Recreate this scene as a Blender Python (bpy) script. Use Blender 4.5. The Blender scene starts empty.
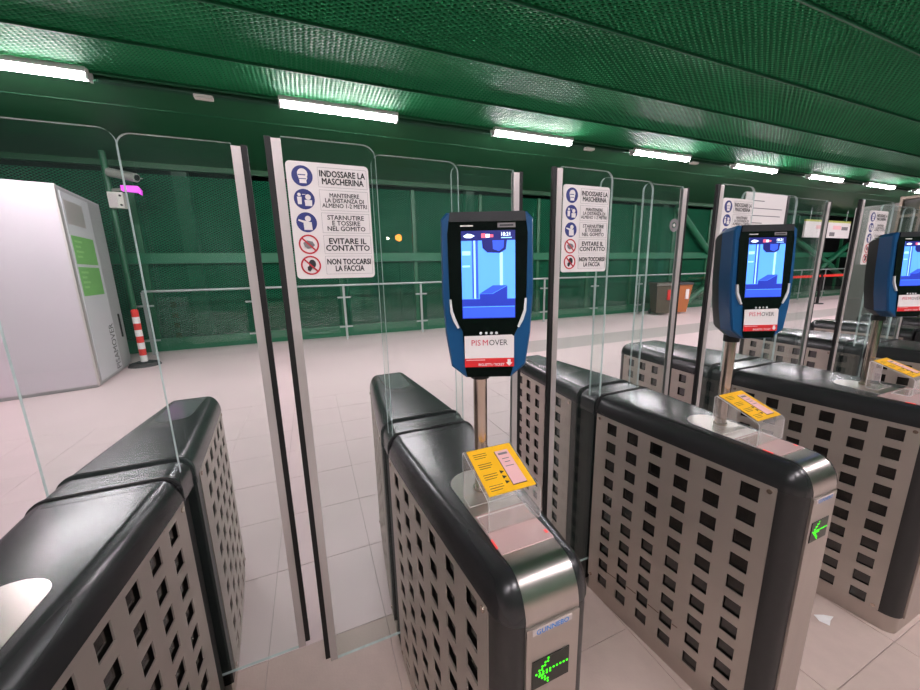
import bpy, bmesh, math, random
from mathutils import Vector, Matrix
random.seed(7)
S = bpy.context.scene
COL = S.collection
PI = math.pi

# ------------------------------------------------------------------ camera, world, exposure
def camera():
    yaw, pitch, roll, f = -0.388, -0.2013, -0.022, 359.95
    fw = Vector((-math.sin(yaw)*math.cos(pitch), math.cos(yaw)*math.cos(pitch), math.sin(pitch)))
    r = Vector((math.cos(yaw), math.sin(yaw), 0)); u = r.cross(fw)
    r2 = r*math.cos(roll) + u*math.sin(roll); u2 = r2.cross(fw)
    cd = bpy.data.cameras.new('camera'); co = bpy.data.objects.new('camera', cd); COL.objects.link(co)
    cd.sensor_fit = 'HORIZONTAL'; cd.sensor_width = 36; cd.lens = f/920*36; cd.clip_start = .02; cd.clip_end = 200
    m = Matrix.Identity(4)
    for i in range(3):
        m[i][0], m[i][1], m[i][2] = r2[i], u2[i], -fw[i]
    m.translation = (0.5628, -1.2274, 1.5405)
    co.matrix_world = m
    S.camera = co
camera()
W = bpy.data.worlds.new('night'); S.world = W; W.use_nodes = True
W.node_tree.nodes['Background'].inputs[0].default_value = (.010, .013, .016, 1)
W.node_tree.nodes['Background'].inputs[1].default_value = 1
S.view_settings.view_transform = 'Standard'; S.view_settings.look = 'None'
S.view_settings.gamma = 1; S.view_settings.use_curve_mapping = False
S.view_settings.exposure = 0.2
S.cycles.transparent_max_bounces = 40
S.cycles.max_bounces = 8
TUBE = 150.0        # brightness of the ceiling tubes

# ------------------------------------------------------------------ materials
def lin(c):
    return tuple(((v/255)/12.92 if v/255 <= .04045 else ((v/255+.055)/1.055)**2.4) for v in c) + (1,)
def newmat(name):
    m = bpy.data.materials.new(name); m.use_nodes = True
    nt = m.node_tree; b = nt.nodes['Principled BSDF']
    return m, nt, b
def coords(nt, scale=(1, 1, 1)):
    tc = nt.nodes.new('ShaderNodeTexCoord'); mp = nt.nodes.new('ShaderNodeMapping')
    mp.inputs['Scale'].default_value = scale
    nt.links.new(tc.outputs['Object'], mp.inputs[0]); return mp.outputs[0]
def math_node(nt, op, a, b=None, c=None):
    n = nt.nodes.new('ShaderNodeMath'); n.operation = op
    for i, v in enumerate((a, b, c)):
        if v is None: continue
        if isinstance(v, (int, float)): n.inputs[i].default_value = v
        else: nt.links.new(v, n.inputs[i])
    return n.outputs[0]
def noise(nt, vec, scale, detail=3, rough=.5):
    n = nt.nodes.new('ShaderNodeTexNoise'); n.inputs['Scale'].default_value = scale
    n.inputs['Detail'].default_value = detail; n.inputs['Roughness'].default_value = rough
    nt.links.new(vec, n.inputs['Vector']); return n.outputs['Fac']
def mixcol(nt, fac, a, b):
    n = nt.nodes.new('ShaderNodeMix'); n.data_type = 'RGBA'
    nt.links.new(fac, n.inputs['Factor']); n.inputs['A'].default_value = a; n.inputs['B'].default_value = b
    return n.outputs['Result']
def mat(name, rgb, rough=.5, metal=0., var=0., vscale=8, spec=.5, bump=0., bscale=60, stretch=(1, 1, 1), rvar=0., coat=0.):
    m, nt, b = newmat(name)
    c = lin(rgb); b.inputs['Base Color'].default_value = c
    b.inputs['Roughness'].default_value = rough; b.inputs['Metallic'].default_value = metal
    b.inputs['Specular IOR Level'].default_value = spec
    b.inputs['Coat Weight'].default_value = coat; b.inputs['Coat Roughness'].default_value = .1
    if var or rvar or bump: v = coords(nt, stretch)
    if var:
        f = noise(nt, v, vscale, 4)
        lo = tuple(x*(1-var) for x in c[:3])+(1,); hi = tuple(min(1, x*(1+var)) for x in c[:3])+(1,)
        nt.links.new(mixcol(nt, f, lo, hi), b.inputs['Base Color'])
    if rvar:
        f = noise(nt, v, vscale*2.3, 5)
        nt.links.new(math_node(nt, 'MULTIPLY_ADD', f, rvar*2, rough-rvar), b.inputs['Roughness'])
    if bump:
        bn = nt.nodes.new('ShaderNodeBump'); bn.inputs['Strength'].default_value = bump; bn.inputs['Distance'].default_value = .01
        nt.links.new(noise(nt, v, bscale, 3), bn.inputs['Height']); nt.links.new(bn.outputs[0], b.inputs['Normal'])
    return m
def emit(name, rgb, strength):
    m, nt, b = newmat(name)
    b.inputs['Base Color'].default_value = lin(rgb); b.inputs['Emission Color'].default_value = lin(rgb)
    b.inputs['Emission Strength'].default_value = strength; b.inputs['Roughness'].default_value = .4
    return m
def glass(name, tint, dust=.03, f0=.04, dustcol=(190, 200, 195), rough=.02, smear=.0):
    m, nt, b = newmat(name); nt.nodes.remove(b)
    out = nt.nodes['Material Output']
    lw = nt.nodes.new('ShaderNodeLayerWeight'); lw.inputs[0].default_value = .5
    p = math_node(nt, 'POWER', lw.outputs['Facing'], 5.0)
    fr = math_node(nt, 'MULTIPLY_ADD', p, .9-f0, f0)
    tr = nt.nodes.new('ShaderNodeBsdfTransparent'); tr.inputs[0].default_value = tint+(1,)
    gl = nt.nodes.new('ShaderNodeBsdfGlossy'); gl.inputs['Roughness'].default_value = rough; gl.inputs[0].default_value = (1, 1, 1, 1)
    mx = nt.nodes.new('ShaderNodeMixShader'); nt.links.new(fr, mx.inputs[0]); nt.links.new(tr.outputs[0], mx.inputs[1]); nt.links.new(gl.outputs[0], mx.inputs[2])
    df = nt.nodes.new('ShaderNodeBsdfDiffuse'); df.inputs[0].default_value = lin(dustcol)
    v = coords(nt)
    d = math_node(nt, 'MULTIPLY', noise(nt, v, 5, 5, .65), dust)
    if smear:
        n2 = noise(nt, v, 2.2, 6, .6)
        d = math_node(nt, 'ADD', d, math_node(nt, 'MULTIPLY', math_node(nt, 'MAXIMUM', math_node(nt, 'SUBTRACT', n2, .55), 0.), smear))
    m2 = nt.nodes.new('ShaderNodeMixShader'); nt.links.new(d, m2.inputs[0]); nt.links.new(mx.outputs[0], m2.inputs[1]); nt.links.new(df.outputs[0], m2.inputs[2])
    nt.links.new(m2.outputs[0], out.inputs[0])
    return m
def mesh_metal(name, rgb, axes, px, py, fill, rough=.4):
    """expanded metal: diamond strands, the openings between them let the view through"""
    m, nt, b = newmat(name)
    tc = nt.nodes.new('ShaderNodeTexCoord'); sp = nt.nodes.new('ShaderNodeSeparateXYZ'); nt.links.new(tc.outputs['Object'], sp.inputs[0])
    a = math_node(nt, 'DIVIDE', sp.outputs[axes[0]], px); c = math_node(nt, 'DIVIDE', sp.outputs[axes[1]], py)
    f1 = math_node(nt, 'FRACT', math_node(nt, 'ADD', a, c)); f2 = math_node(nt, 'FRACT', math_node(nt, 'SUBTRACT', a, c))
    d1 = math_node(nt, 'ABSOLUTE', math_node(nt, 'SUBTRACT', f1, .5)); d2 = math_node(nt, 'ABSOLUTE', math_node(nt, 'SUBTRACT', f2, .5))
    mx = math_node(nt, 'MAXIMUM', d1, d2)                       # .5 on the strands, small in a cell's middle
    hole = math_node(nt, 'LESS_THAN', mx, fill)
    b.inputs['Base Color'].default_value = lin(rgb); b.inputs['Roughness'].default_value = rough; b.inputs['Specular IOR Level'].default_value = .12
    v = coords(nt); f = noise(nt, v, 1.3, 3); c0 = lin(rgb)
    nt.links.new(mixcol(nt, f, tuple(x*.75 for x in c0[:3])+(1,), tuple(x*1.25 for x in c0[:3])+(1,)), b.inputs['Base Color'])
    bn = nt.nodes.new('ShaderNodeBump'); bn.inputs['Strength'].default_value = 1; bn.inputs['Distance'].default_value = .02
    nt.links.new(math_node(nt, 'SUBTRACT', d1, d2), bn.inputs['Height']); nt.links.new(bn.outputs[0], b.inputs['Normal'])
    tr = nt.nodes.new('ShaderNodeBsdfTransparent'); ms = nt.nodes.new('ShaderNodeMixShader')
    nt.links.new(hole, ms.inputs[0]); nt.links.new(b.outputs[0], ms.inputs[1]); nt.links.new(tr.outputs[0], ms.inputs[2])
    nt.links.new(ms.outputs[0], nt.nodes['Material Output'].inputs[0])
    return m

K = {}
K['tile'] = mat('pale_tile', (217, 198, 197), .42, var=.07, vscale=3, spec=.4, bump=.05, bscale=90, rvar=.06)
K['tile_front'] = mat('grey_tile', (192, 173, 163), .5, var=.10, vscale=14, spec=.35, bump=.08, bscale=120)
K['grout'] = mat('grout', (176, 163, 157), .8)
K['floor_far'] = mat('pale_floor', (217, 198, 197), .42, var=.05, vscale=2, spec=.4)
K['floor_band'] = mat('grey_floor_band', (176, 168, 164), .45, var=.05, vscale=3)
K['green'] = mat('green_paint', (22, 88, 56), .45, var=.08, vscale=2)
K['green_ceil'] = mat('green_ceiling_sheet', (18, 78, 44), .5, var=.10, vscale=1.2)
K['green_lt'] = mat('green_steel', (22, 98, 66), .4, var=.06, vscale=3)
K['green_dk'] = mat('dark_green_steel', (14, 60, 40), .5)
K['mesh_ceil'] = mesh_metal('green_ceiling_mesh', (36, 130, 80), ('X', 'Y'), .10, .052, .31, .6)
K['mesh_wall'] = mesh_metal('green_wall_mesh', (20, 98, 68), ('X', 'Z'), .085, .05, .33, .5)
K['dark_void'] = mat('unlit_void', (8, 14, 12), .9)
K['cover'] = mat('dark_cover', (37, 37, 38), .27, var=.05, vscale=3, spec=.55)
K['cover_frame'] = mat('dark_frame', (58, 56, 55), .42, metal=.3, var=.08, vscale=10)
K['column'] = mat('dark_column', (36, 35, 35), .4, var=.15, vscale=25, rvar=.1)
K['backing'] = mat('dark_backing', (14, 13, 12), .16, spec=1.0)
K['steel'] = mat('brushed_steel', (184, 174, 166), .36, metal=.85, var=.07, vscale=6, stretch=(4, 4, .6), rvar=.05)
K['steel_panel'] = mat('perforated_steel', (182, 172, 163), .42, metal=.70, var=.09, vscale=4, stretch=(1, 1, 2.5), rvar=.06)
K['steel_top'] = mat('bright_steel', (200, 192, 186), .28, metal=1, var=.05, vscale=9, stretch=(6, .8, 1))
K['chrome'] = mat('polished_pole', (205, 190, 178), .2, metal=1)
K['black'] = mat('black_rubber', (12, 12, 12), .6)
K['brush'] = mat('black_brush', (16, 16, 17), .75, bump=.8, bscale=160)
K['glass'] = glass('clear_glass', (.955, .985, .975), .027, .026, dustcol=(166, 196, 190), smear=.16)
K['glass_edge'] = glass('glass_edge', (.60, .76, .73), 1.25, .10, (225, 240, 238))
K['rail_glass'] = glass('rail_glass', (.96, .985, .975), .01, .03)
K['acrylic'] = glass('acrylic', (.97, .97, .965), .20, .05, (240, 235, 232))
K['acrylic_edge'] = glass('acrylic_edge', (.8, .8, .78), 1.3, .1, (250, 246, 242))
K['alu'] = mat('grey_aluminium', (196, 188, 185), .45, metal=.35)
K['white'] = mat('white_board', (228, 222, 220), .45)
K['white_paint'] = mat('white_booth', (200, 190, 197), .5, var=.03, vscale=1.5)
K['booth_side'] = mat('grey_booth', (170, 170, 170), .45, var=.07, vscale=2)
K['board_side'] = mat('booth_poster_paper', (208, 208, 211), .45, var=.03, vscale=2)
K['ink'] = mat('black_print', (38, 36, 38), .6)
K['ink_grey'] = mat('grey_print', (120, 116, 118), .6)
K['sign_blue'] = mat('blue_print', (38, 48, 118), .5)
K['sign_red'] = mat('red_print', (188, 40, 52), .5)
K['blue_body'] = mat('blue_plastic', (18, 74, 120), .32, spec=.5)
K['shell'] = mat('black_shell', (7, 10, 16), .45)
K['bezel'] = mat('black_bezel', (7, 7, 9), .12, spec=.5)
K['accent'] = mat('white_accent', (215, 215, 215), .3)
K['red'] = mat('red_label', (214, 36, 42), .45)
K['logo_pink'] = mat('crimson_print', (205, 30, 70), .5)
K['scr_sky'] = emit('screen_light_blue', (80, 146, 248), 1.1)
K['scr_pale'] = emit('screen_pale_blue', (150, 200, 255), 1.2)
K['scr_dark'] = emit('screen_dark_blue', (30, 46, 150), 1.0)
K['scr_mid'] = emit('screen_mid_blue', (46, 78, 205), 1.0)
K['scr_navy'] = emit('screen_navy', (14, 18, 90), 1.0)
K['scr_white'] = emit('screen_white', (215, 232, 255), 1.2)
K['scr_red'] = emit('screen_red', (220, 90, 110), 1.0)
K['yellow'] = mat('yellow_card', (250, 190, 28), .5, var=.03, vscale=20)
K['pink'] = mat('pink_ticket', (238, 186, 186), .5)
K['led'] = emit('green_led', (60, 240, 20), 1.1)
K['led_dim'] = mat('led_panel', (16, 20, 12), .3)
K['logo_blue'] = mat('blue_lettering', (58, 130, 205), .5)
K['logo_plate'] = mat('logo_plate', (196, 184, 178), .4)
K['scan'] = mat('scanner_pane', (196, 166, 162), .12, spec=.6, coat=.4)
K['scan_lamp'] = emit('red_scan_lamp', (235, 70, 70), .35)
K['window'] = mat('smoked_window', (112, 116, 116), .2, coat=.5, var=.12, vscale=9)
K['tube'] = emit('lit_tube', (255, 243, 250), TUBE)
K['housing'] = mat('tube_housing', (190, 190, 188), .5)
K['cream'] = mat('cream_box', (205, 205, 195), .5)
K['poster_green'] = mat('green_poster', (122, 184, 102), .5, var=.05, vscale=6)
K['poster_pale'] = mat('pale_green_print', (150, 205, 125), .5)
K['post_red'] = mat('red_band', (214, 44, 40), .5)
K['post_white'] = mat('white_band', (232, 228, 226), .5)
K['rubber'] = mat('rubber_base', (40, 42, 44), .7, var=.2, vscale=20)
K['rail'] = mat('galvanised_rail', (176, 182, 180), .4, metal=.5)
K['bin_dark'] = mat('brown_bin', (84, 76, 62), .5)
K['bin_orange'] = mat('orange_brown_bin', (178, 110, 66), .5)
K['belt'] = mat('red_belt', (226, 52, 40), .5)
K['cctv'] = mat('grey_cctv', (148, 150, 142), .5)
K['magenta'] = emit('magenta_lamp', (215, 70, 215), .7)
K['orange_lamp'] = emit('orange_lamp', (255, 128, 42), 6)
K['small_lamp'] = emit('small_white_lamp', (255, 235, 215), 12)
K['grey_wall'] = mat('grey_cladding', (92, 94, 88), .5, var=.05, vscale=1)
K['pane_dark'] = mat('dark_pane', (70, 72, 62), .12, spec=.5)
K['mullion'] = mat('pale_mullion', (118, 106, 92), .4, metal=.3)
K['sign_yellow'] = mat('yellow_green_band', (178, 188, 84), .5)
K['paper'] = mat('white_paper', (236, 234, 232), .6)
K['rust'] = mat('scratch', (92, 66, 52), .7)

# ------------------------------------------------------------------ mesh helpers
class B:
    def __init__(s): s.v = []; s.f = []; s.m = []
    def add(s, vs, fs, mi=0, mtx=None):
        o = len(s.v)
        s.v += [tuple(mtx @ Vector(p)) if mtx else tuple(p) for p in vs]
        s.f += [tuple(i+o for i in f) for f in fs]; s.m += [mi]*len(fs)
        return s
    def box(s, x0, x1, y0, y1, z0, z1, mi=0, mtx=None):
        return s.add([(x0, y0, z0), (x1, y0, z0), (x1, y1, z0), (x0, y1, z0), (x0, y0, z1), (x1, y0, z1), (x1, y1, z1), (x0, y1, z1)],
                     [(0, 3, 2, 1), (4, 5, 6, 7), (0, 1, 5, 4), (1, 2, 6, 5), (2, 3, 7, 6), (3, 0, 4, 7)], mi, mtx)
    def prism(s, pts, a, b, axis='y', mi=0, mside=None, mtx=None):
        """polygon extruded along an axis; pts are the two other coordinates in order"""
        n = len(pts)
        def P(p, t): return {'y': (p[0], t, p[1]), 'z': (p[0], p[1], t), 'x': (t, p[0], p[1])}[axis]
        vs = [P(p, a) for p in pts]+[P(p, b) for p in pts]
        s.add(vs, [tuple(range(n)), tuple(range(2*n-1, n-1, -1))], mi, mtx)
        o = len(s.v)-2*n
        s.f += [(o+i, o+n+i, o+n+(i+1) % n, o+(i+1) % n) for i in range(n)]; s.m += [mi if mside is None else mside]*n
        return s
    def cyl(s, c, r, a, b, axis='z', n=20, mi=0, r2=None, mtx=None):
        r2 = r if r2 is None else r2
        vs = []
        for t, rr in ((a, r), (b, r2)):
            for i in range(n):
                x, y = c[0]+rr*math.cos(2*PI*i/n), c[1]+rr*math.sin(2*PI*i/n)
                vs.append({'z': (x, y, t), 'y': (x, t, y), 'x': (t, x, y)}[axis])
        return s.add(vs, [tuple(range(n)), tuple(range(2*n-1, n-1, -1))]+[(i, (i+1) % n, n+(i+1) % n, n+i) for i in range(n)], mi, mtx)
    def bar(s, p, q, r, n=10, mi=0):
        p, q = Vector(p), Vector(q); d = q-p
        m = Matrix.Translation(p) @ d.to_track_quat('Z', 'Y').to_matrix().to_4x4()
        return s.cyl((0, 0), r, 0, d.length, 'z', n, mi, None, m)
    def ring(s, c, r0, r1, a, b, n=32, mi=0):
        vs = []
        for t in (a, b):
            for rr in (r0, r1):
                vs += [(c[0]+rr*math.cos(2*PI*i/n), t, c[1]+rr*math.sin(2*PI*i/n)) for i in range(n)]
        fs = []
        for i in range(n):
            j = (i+1) % n
            fs += [(i, j, n+j, n+i), (2*n+i, 3*n+i, 3*n+j, 2*n+j), (i, 2*n+i, 2*n+j, j), (n+i, n+j, 3*n+j, 3*n+i)]
        return s.add(vs, fs, mi)
    def mesh(s, name, mats, smooth=None, recalc=True):
        me = bpy.data.meshes.new(name); me.from_pydata(s.v, [], s.f)
        for m in (mats if isinstance(mats, (list, tuple)) else [mats]): me.materials.append(K[m])
        me.polygons.foreach_set('material_index', s.m)
        if recalc:
            bm = bmesh.new(); bm.from_mesh(me); bmesh.ops.recalc_face_normals(bm, faces=bm.faces); bm.to_mesh(me); bm.free()
        if smooth:
            me.shade_smooth(); me.set_sharp_from_angle(angle=math.radians(smooth))
        me.update(); return me
    def obj(s, name, mats, parent=None, smooth=None, recalc=True):
        return link(name, s.mesh(name, mats, smooth, recalc), parent)
def link(name, data, parent=None):
    o = bpy.data.objects.new(name, data); COL.objects.link(o)
    if parent: o.parent = parent
    return o
def tag(o, label=None, cat=None, group=None, kind=None):
    if label: o['label'] = label
    if cat: o['category'] = cat
    if group: o['group'] = group
    if kind: o['kind'] = kind
    return o
def empty(name, loc=(0, 0, 0), rz=0, label=None, cat=None, group=None):
    o = link(name, None); o.location = loc; o.rotation_euler = (0, 0, rz); o.empty_display_size = .1
    return tag(o, label, cat, group)
KIDS = {}
def kids(o): return [c for c in bpy.data.objects if c.parent == o]
def copy_tree(o, parent=None):
    c = o.copy(); COL.objects.link(c)
    if parent: c.parent = parent
    for k in kids(o): copy_tree(k, c)
    return c
def rrect(x0, x1, z0, z1, r, corners='tltrblbr', n=6):
    """rounded rectangle outline, counter-clockwise from bottom left"""
    pts = []
    for key, cx, cz, a0 in (('bl', x0+r, z0+r, PI), ('br', x1-r, z0+r, 1.5*PI), ('tr', x1-r, z1-r, 0), ('tl', x0+r, z1-r, .5*PI)):
        if key in corners:
            pts += [(cx+r*math.cos(a0+.5*PI*i/n), cz+r*math.sin(a0+.5*PI*i/n)) for i in range(n+1)]
        else:
            pts.append({'bl': (x0, z0), 'br': (x1, z0), 'tr': (x1, z1), 'tl': (x0, z1)}[key])
    return pts
_T = {}
def text_mesh(txt, h, m, maxw=None, bold=0., depth=.0004, xscale=1.):
    """lettering standing in the XZ plane, facing -Y, centred on the origin"""
    key = (txt, h, m, maxw, bold, xscale)
    if key in _T: return _T[key]
    cu = bpy.data.curves.new('t', 'FONT'); cu.body = txt; cu.size = 1; cu.resolution_u = 2
    cu.align_x = 'CENTER'; cu.space_line = .86
    o = bpy.data.objects.new('t', cu)
    me = o.to_mesh().copy(); bpy.data.objects.remove(o); bpy.data.curves.remove(cu)
    xs = [v.co.x for v in me.vertices]; ys = [v.co.y for v in me.vertices]
    lines = txt.count('\n')+1
    k = h/(.70+(lines-1)*.86); kx = k*xscale
    if maxw and (max(xs)-min(xs))*kx > maxw: kx = maxw/(max(xs)-min(xs))
    cx, cy = (max(xs)+min(xs))/2, (max(ys)+min(ys))/2
    for v in me.vertices: v.co = ((v.co.x-cx)*kx, -depth, (v.co.y-cy)*k)
    if bold > 0:                                   # heavier strokes: the same letters overlaid a hair apart
        vs = [tuple(v.co) for v in me.vertices]; fs = [tuple(p.vertices) for p in me.polygons]; d = bold*k
        b = B()
        for n_, (ox, oz) in enumerate(((-d, 0), (d, 0), (0, d), (0, -d))): b.add([(x+ox, y-n_*.00002, z+oz) for x, y, z in vs], fs)
        me = b.mesh('lettering', m, None, False)
    else:
        me.materials.clear(); me.materials.append(K[m]); me.update()
    _T[key] = me; return me
def text(name, txt, h, m, loc, parent, maxw=None, bold=0., rot=None, xscale=1.):
    o = link(name, text_mesh(txt, h, m, maxw, bold, xscale=xscale), parent); o.location = loc
    if rot: o.rotation_euler = rot
    return o

# ------------------------------------------------------------------ the hall: floor, ceiling, walls
ZC = 3.78
fl = B().box(-9, 34, -7, 8.7, -.12, -.004).obj('floor', 'grout'); tag(fl, 'pale tiled station floor', None, None, 'structure')
far = B().box(-9, 34, 3.54, 4.45, -.02, 0).box(-9, 34, 5.4, 8.7, -.02, 0).box(-9, 3.3, 4.45, 5.4, -.02, 0).box(7.0, 34, -7, 3.54, -.02, 0).box(-9, -2.62, -7, 3.54, -.02, 0)\
    .obj('floor_far', 'floor_far', None); far['kind'] = 'structure'
bnd = B().box(3.3, 34, 4.45, 5.4, -.02, .0005).obj('floor_band', 'floor_band'); bnd['kind'] = 'structure'
def tile_mesh(name, m):
    w, b = .4775/2, .0015
    v = [(-w, -w, -.012), (w, -w, -.012), (w, w, -.012), (-w, w, -.012), (-w, -w, -b*.6), (w, -w, -b*.6), (w, w, -b*.6), (-w, w, -b*.6),
         (-w+b, -w+b, 0), (w-b, -w+b, 0), (w-b, w-b, 0), (-w+b, w-b, 0)]
    f = [(0, 1, 5, 4), (1, 2, 6, 5), (2, 3, 7, 6), (3, 0, 4, 7), (4, 5, 9, 8), (5, 6, 10, 9), (6, 7, 11, 10), (7, 4, 8, 11), (8, 9, 10, 11)]
    return B().add(v, f).mesh(name, m)
tm_a, tm_b = tile_mesh('floor_tile', 'tile'), tile_mesh('floor_tile', 'tile_front')
for ix in range(-6, 14):
    for iy in range(-4, 7):
        o = link('floor_tile', tm_a if iy >= 0 else tm_b, fl)
        o.location = (.26+.48*ix+.24, .18+.48*iy+.24, random.uniform(-.0006, .0004))
tag(B().box(-9, 34, -7, -2.6, -.02, 0).obj('floor_front', 'tile_front'), None, None, None, 'structure')

ce = B().box(-9, 34, 4.42, 8.7, ZC, ZC+.1).box(-9, 34, -7.1, -2.56, ZC, ZC+.1).obj('ceiling', 'green_ceil'); tag(ce, 'green metal station ceiling', None, None, 'structure')
pm = B().box(-1.4985, 1.4985, -.41, .41, 0, .012).mesh('ceiling_panel', 'mesh_ceil')
rows = [4.42]+[3.655-.887*k for k in range(8)]
for k in range(8):
    for j in range(14):
        o = link('ceiling_panel', pm, ce); o.location = (-7.5+3*j, (rows[k]+rows[k+1])/2, ZC); o.scale.y = (rows[k]-rows[k+1]-.034)/.82
tb = B()
for y in rows:
    tb = B().box(-9, 34, y-.016, y-.006, -.028, .03).box(-9, 34, y+.006, y+.016, -.012, .03).box(-9, 34, y-.006, y+.006, .012, .03)
    o = tb.obj('ceiling_rail', 'green', ce); o.location.z = ZC
for y in (5.35,):
    o = B().box(-9, 34, y-.012, y+.012, -.004, 0).obj('ceiling_rail', 'green', ce); o.location.z = ZC
tag(B().box(-9, 34, -2.6, 4.42, ZC+.55, ZC+.6).obj('ceiling_void', 'dark_void'), None, None, None, 'structure')

# back wall of green expanded metal
wb = B().box(-9, 34, 8.2, 8.3, 0, .27).obj('wall_back', 'green_lt'); tag(wb, 'green expanded-metal wall behind the gates', None, None, 'structure')
B().box(-9, 34, 8.19, 8.3, 3.675, ZC).obj('wall_top', 'green_ceil', wb)
B().box(-9, 34, 8.10, 8.26, 1.83, 2.04).obj('wall_beam', 'green_lt', wb)
for z0, z1 in ((.28, 1.82), (2.05, 3.57)):
    me = B().box(-.93, .93, 0, .01, z0, z1).mesh('mesh_panel', 'mesh_wall')
    for k in range(-4, 12):
        o = link('mesh_panel', me, wb); o.location = (-.6+1.9*k+.95, 8.21, 0)
pst = B().box(-.045, .045, 8.17, 8.26, .27, 3.58).mesh('wall_column', 'green')
for k in range(-4, 18):
    o = link('wall_column', pst, wb); o.location.x = -.6+1.9*k
wide = B().box(-.13, .13, 8.32, 8.5, 0, ZC).mesh('wall_column', 'green_dk')
for x in (-1.7, 1.6, 4.85, 9.0, 12.4, 16.2, 20.4): link('wall_column', wide, wb).location.x = x
for p, q in (((12.6, 8.05, 3.58), (14.5, 8.05, 2.05)), ((13.1, 8.05, 0), (15.2, 8.05, 1.15)), ((17.2, 8.05, 3.6), (23.2, 8.05, 1.4)), ((24.4, 8.05, 2.4), (22.2, 8.05, 1.3)), ((22.8, 8.05, 1.5), (26.4, 8.05, .05))):
    B().bar(p, q, .11, 12).obj('wall_brace', 'green_lt', wb, 40)
tag(B().box(-9.1, -9, -7, 8.7, 0, ZC).obj('wall_left', 'green'), None, None, None, 'structure')
tag(B().box(34, 34.1, -7, 8.7, 0, ZC).obj('wall_right', 'green'), None, None, None, 'structure')
tag(B().box(-9, 34, -7.1, -7, 0, ZC).obj('wall_front', 'green'), None, None, None, 'structure')
tag(B().box(-9, 34, 10.6, 10.7, -.5, 5).obj('wall_outer', 'dark_void'), None, None, None, 'structure')

# ------------------------------------------------------------------ tube lights along the ceiling
def tube_light():
    t = empty('tube_light')
    h = B().prism([(-.088, .0), (.088, .0), (.084, -.05), (-.084, -.05)], -.77, .77, 'x').obj('housing', 'housing', t)
    pts = [(.055*math.cos(a), -.045-.060*math.sin(a)) for a in [PI*i/10 for i in range(11)]]
    B().prism(pts, -.75, .75, 'x').obj('diffuser', 'tube', t, 50)
    B().box(-.775, -.75, -.057, .057, -.108, 0).obj('end_cap', 'housing', t)
    B().box(.75, .775, -.057, .057, -.108, 0).obj('end_cap', 'housing', t)
    return t
xs = [-2.96, .447, 3.54, 6.55, 9.56, 12.52, 15.43, 18.4, 21.4, 24.4]
nm = ['cut off by the photo\'s left edge', 'above the notice of the nearest glass leaf', 'right of the central tablet\'s top', 'third in full from the left',
      'above the second tablet', 'sixth in the row', 'seventh in the row, above the far right tablet', 'eighth in the row', 'ninth in the row', 'last in the row']
tl = tube_light()
for i, x in enumerate(xs):
    t = tl if i == 0 else copy_tree(tl)
    t.location = (x+.75, 4.42, ZC)
    tag(t, 'lit white ceiling tube light ' + nm[i], 'tube light', 'tube lights along the green ceiling')
for i in range(6):
    t = copy_tree(tl); t.location = (-5.5+3*i, -3.3, ZC)
    tag(t, 'lit white ceiling tube light in the row behind the viewer', 'tube light', 'tube lights behind the viewer')
cb = B().box(-9, 34, 4.52, 4.59, -.05, 0).obj('cable_tray', 'green_dk'); cb.location.z = ZC
tag(cb, 'long green cable tray running beside the ceiling tubes', 'cable tray')
jm = B().prism(rrect(-.10, .10, -.045, .045, .012), -.035, 0, 'z').mesh('ceiling_sensor', 'cream')
for x, l in ((-.42, 'between the two leftmost tubes'), (5.6, 'between the third and fourth tubes'), (8.45, 'left of the fifth tube'), (14.4, 'between the two far right tubes')):
    o = link('ceiling_sensor', jm); o.location = (x, 4.555, ZC-.05); tag(o, 'small cream ceiling box ' + l, 'ceiling box', 'small boxes on the cable tray')

# ------------------------------------------------------------------ the gate cabinets
def hwf(W0, W1):
    def f(y):
        t = min(1, max(0, (abs(y)-.065)/.652)); return W0-(W0-W1)*t**1.2
    return f
YE, ZB, RZ, RS, RF = .772, .910, .080, .046, .075     # half length, cover rim, crown height, side and end radii
def outline(hw, W1, ins_s, ins_f, y0=.066, ye=YE):
    """half cabinet seen from above, from the joint round the end and back (y positive)"""
    right = []
    ys = [y0+(.712-y0)*i/10 for i in range(11)]
    for y in ys: right.append((hw(y)-ins_s, y))
    rx, ry = .046, .058
    cx, cy = hw(.716)-rx, ye-ry
    for i in range(1, 9):
        a = PI/2*i/8
        right.append((cx+max(.001, rx-ins_s)*math.cos(a), cy+max(.001, ry-ins_f)*math.sin(a)))
    return right+[(-x, y) for x, y in reversed(right)]
def cover(hw, W1, sgn, zt=RZ):
    b = B(); rings = []
    for k in range(9):
        a = PI/2*k/8
        o = outline(hw, W1, RS*(1-math.cos(a))-.003, RF*(1-math.cos(a))*.77-.002)
        rings.append([(x, sgn*y, ZB+zt*math.sin(a)) for x, y in o])
    n = len(rings[0])
    vs = [p for r in rings for p in r]
    fs = [tuple(range(n))]
    for k in range(8):
        for i in range(n): fs.append((k*n+i, k*n+(i+1) % n, (k+1)*n+(i+1) % n, (k+1)*n+i))
    # the lid: strips across
    o = 8*n; h = n//2
    for i in range(h-1): fs.append((o+i, o+i+1, o+n-2-i, o+n-1-i))
    return b.add(vs, fs)
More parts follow.
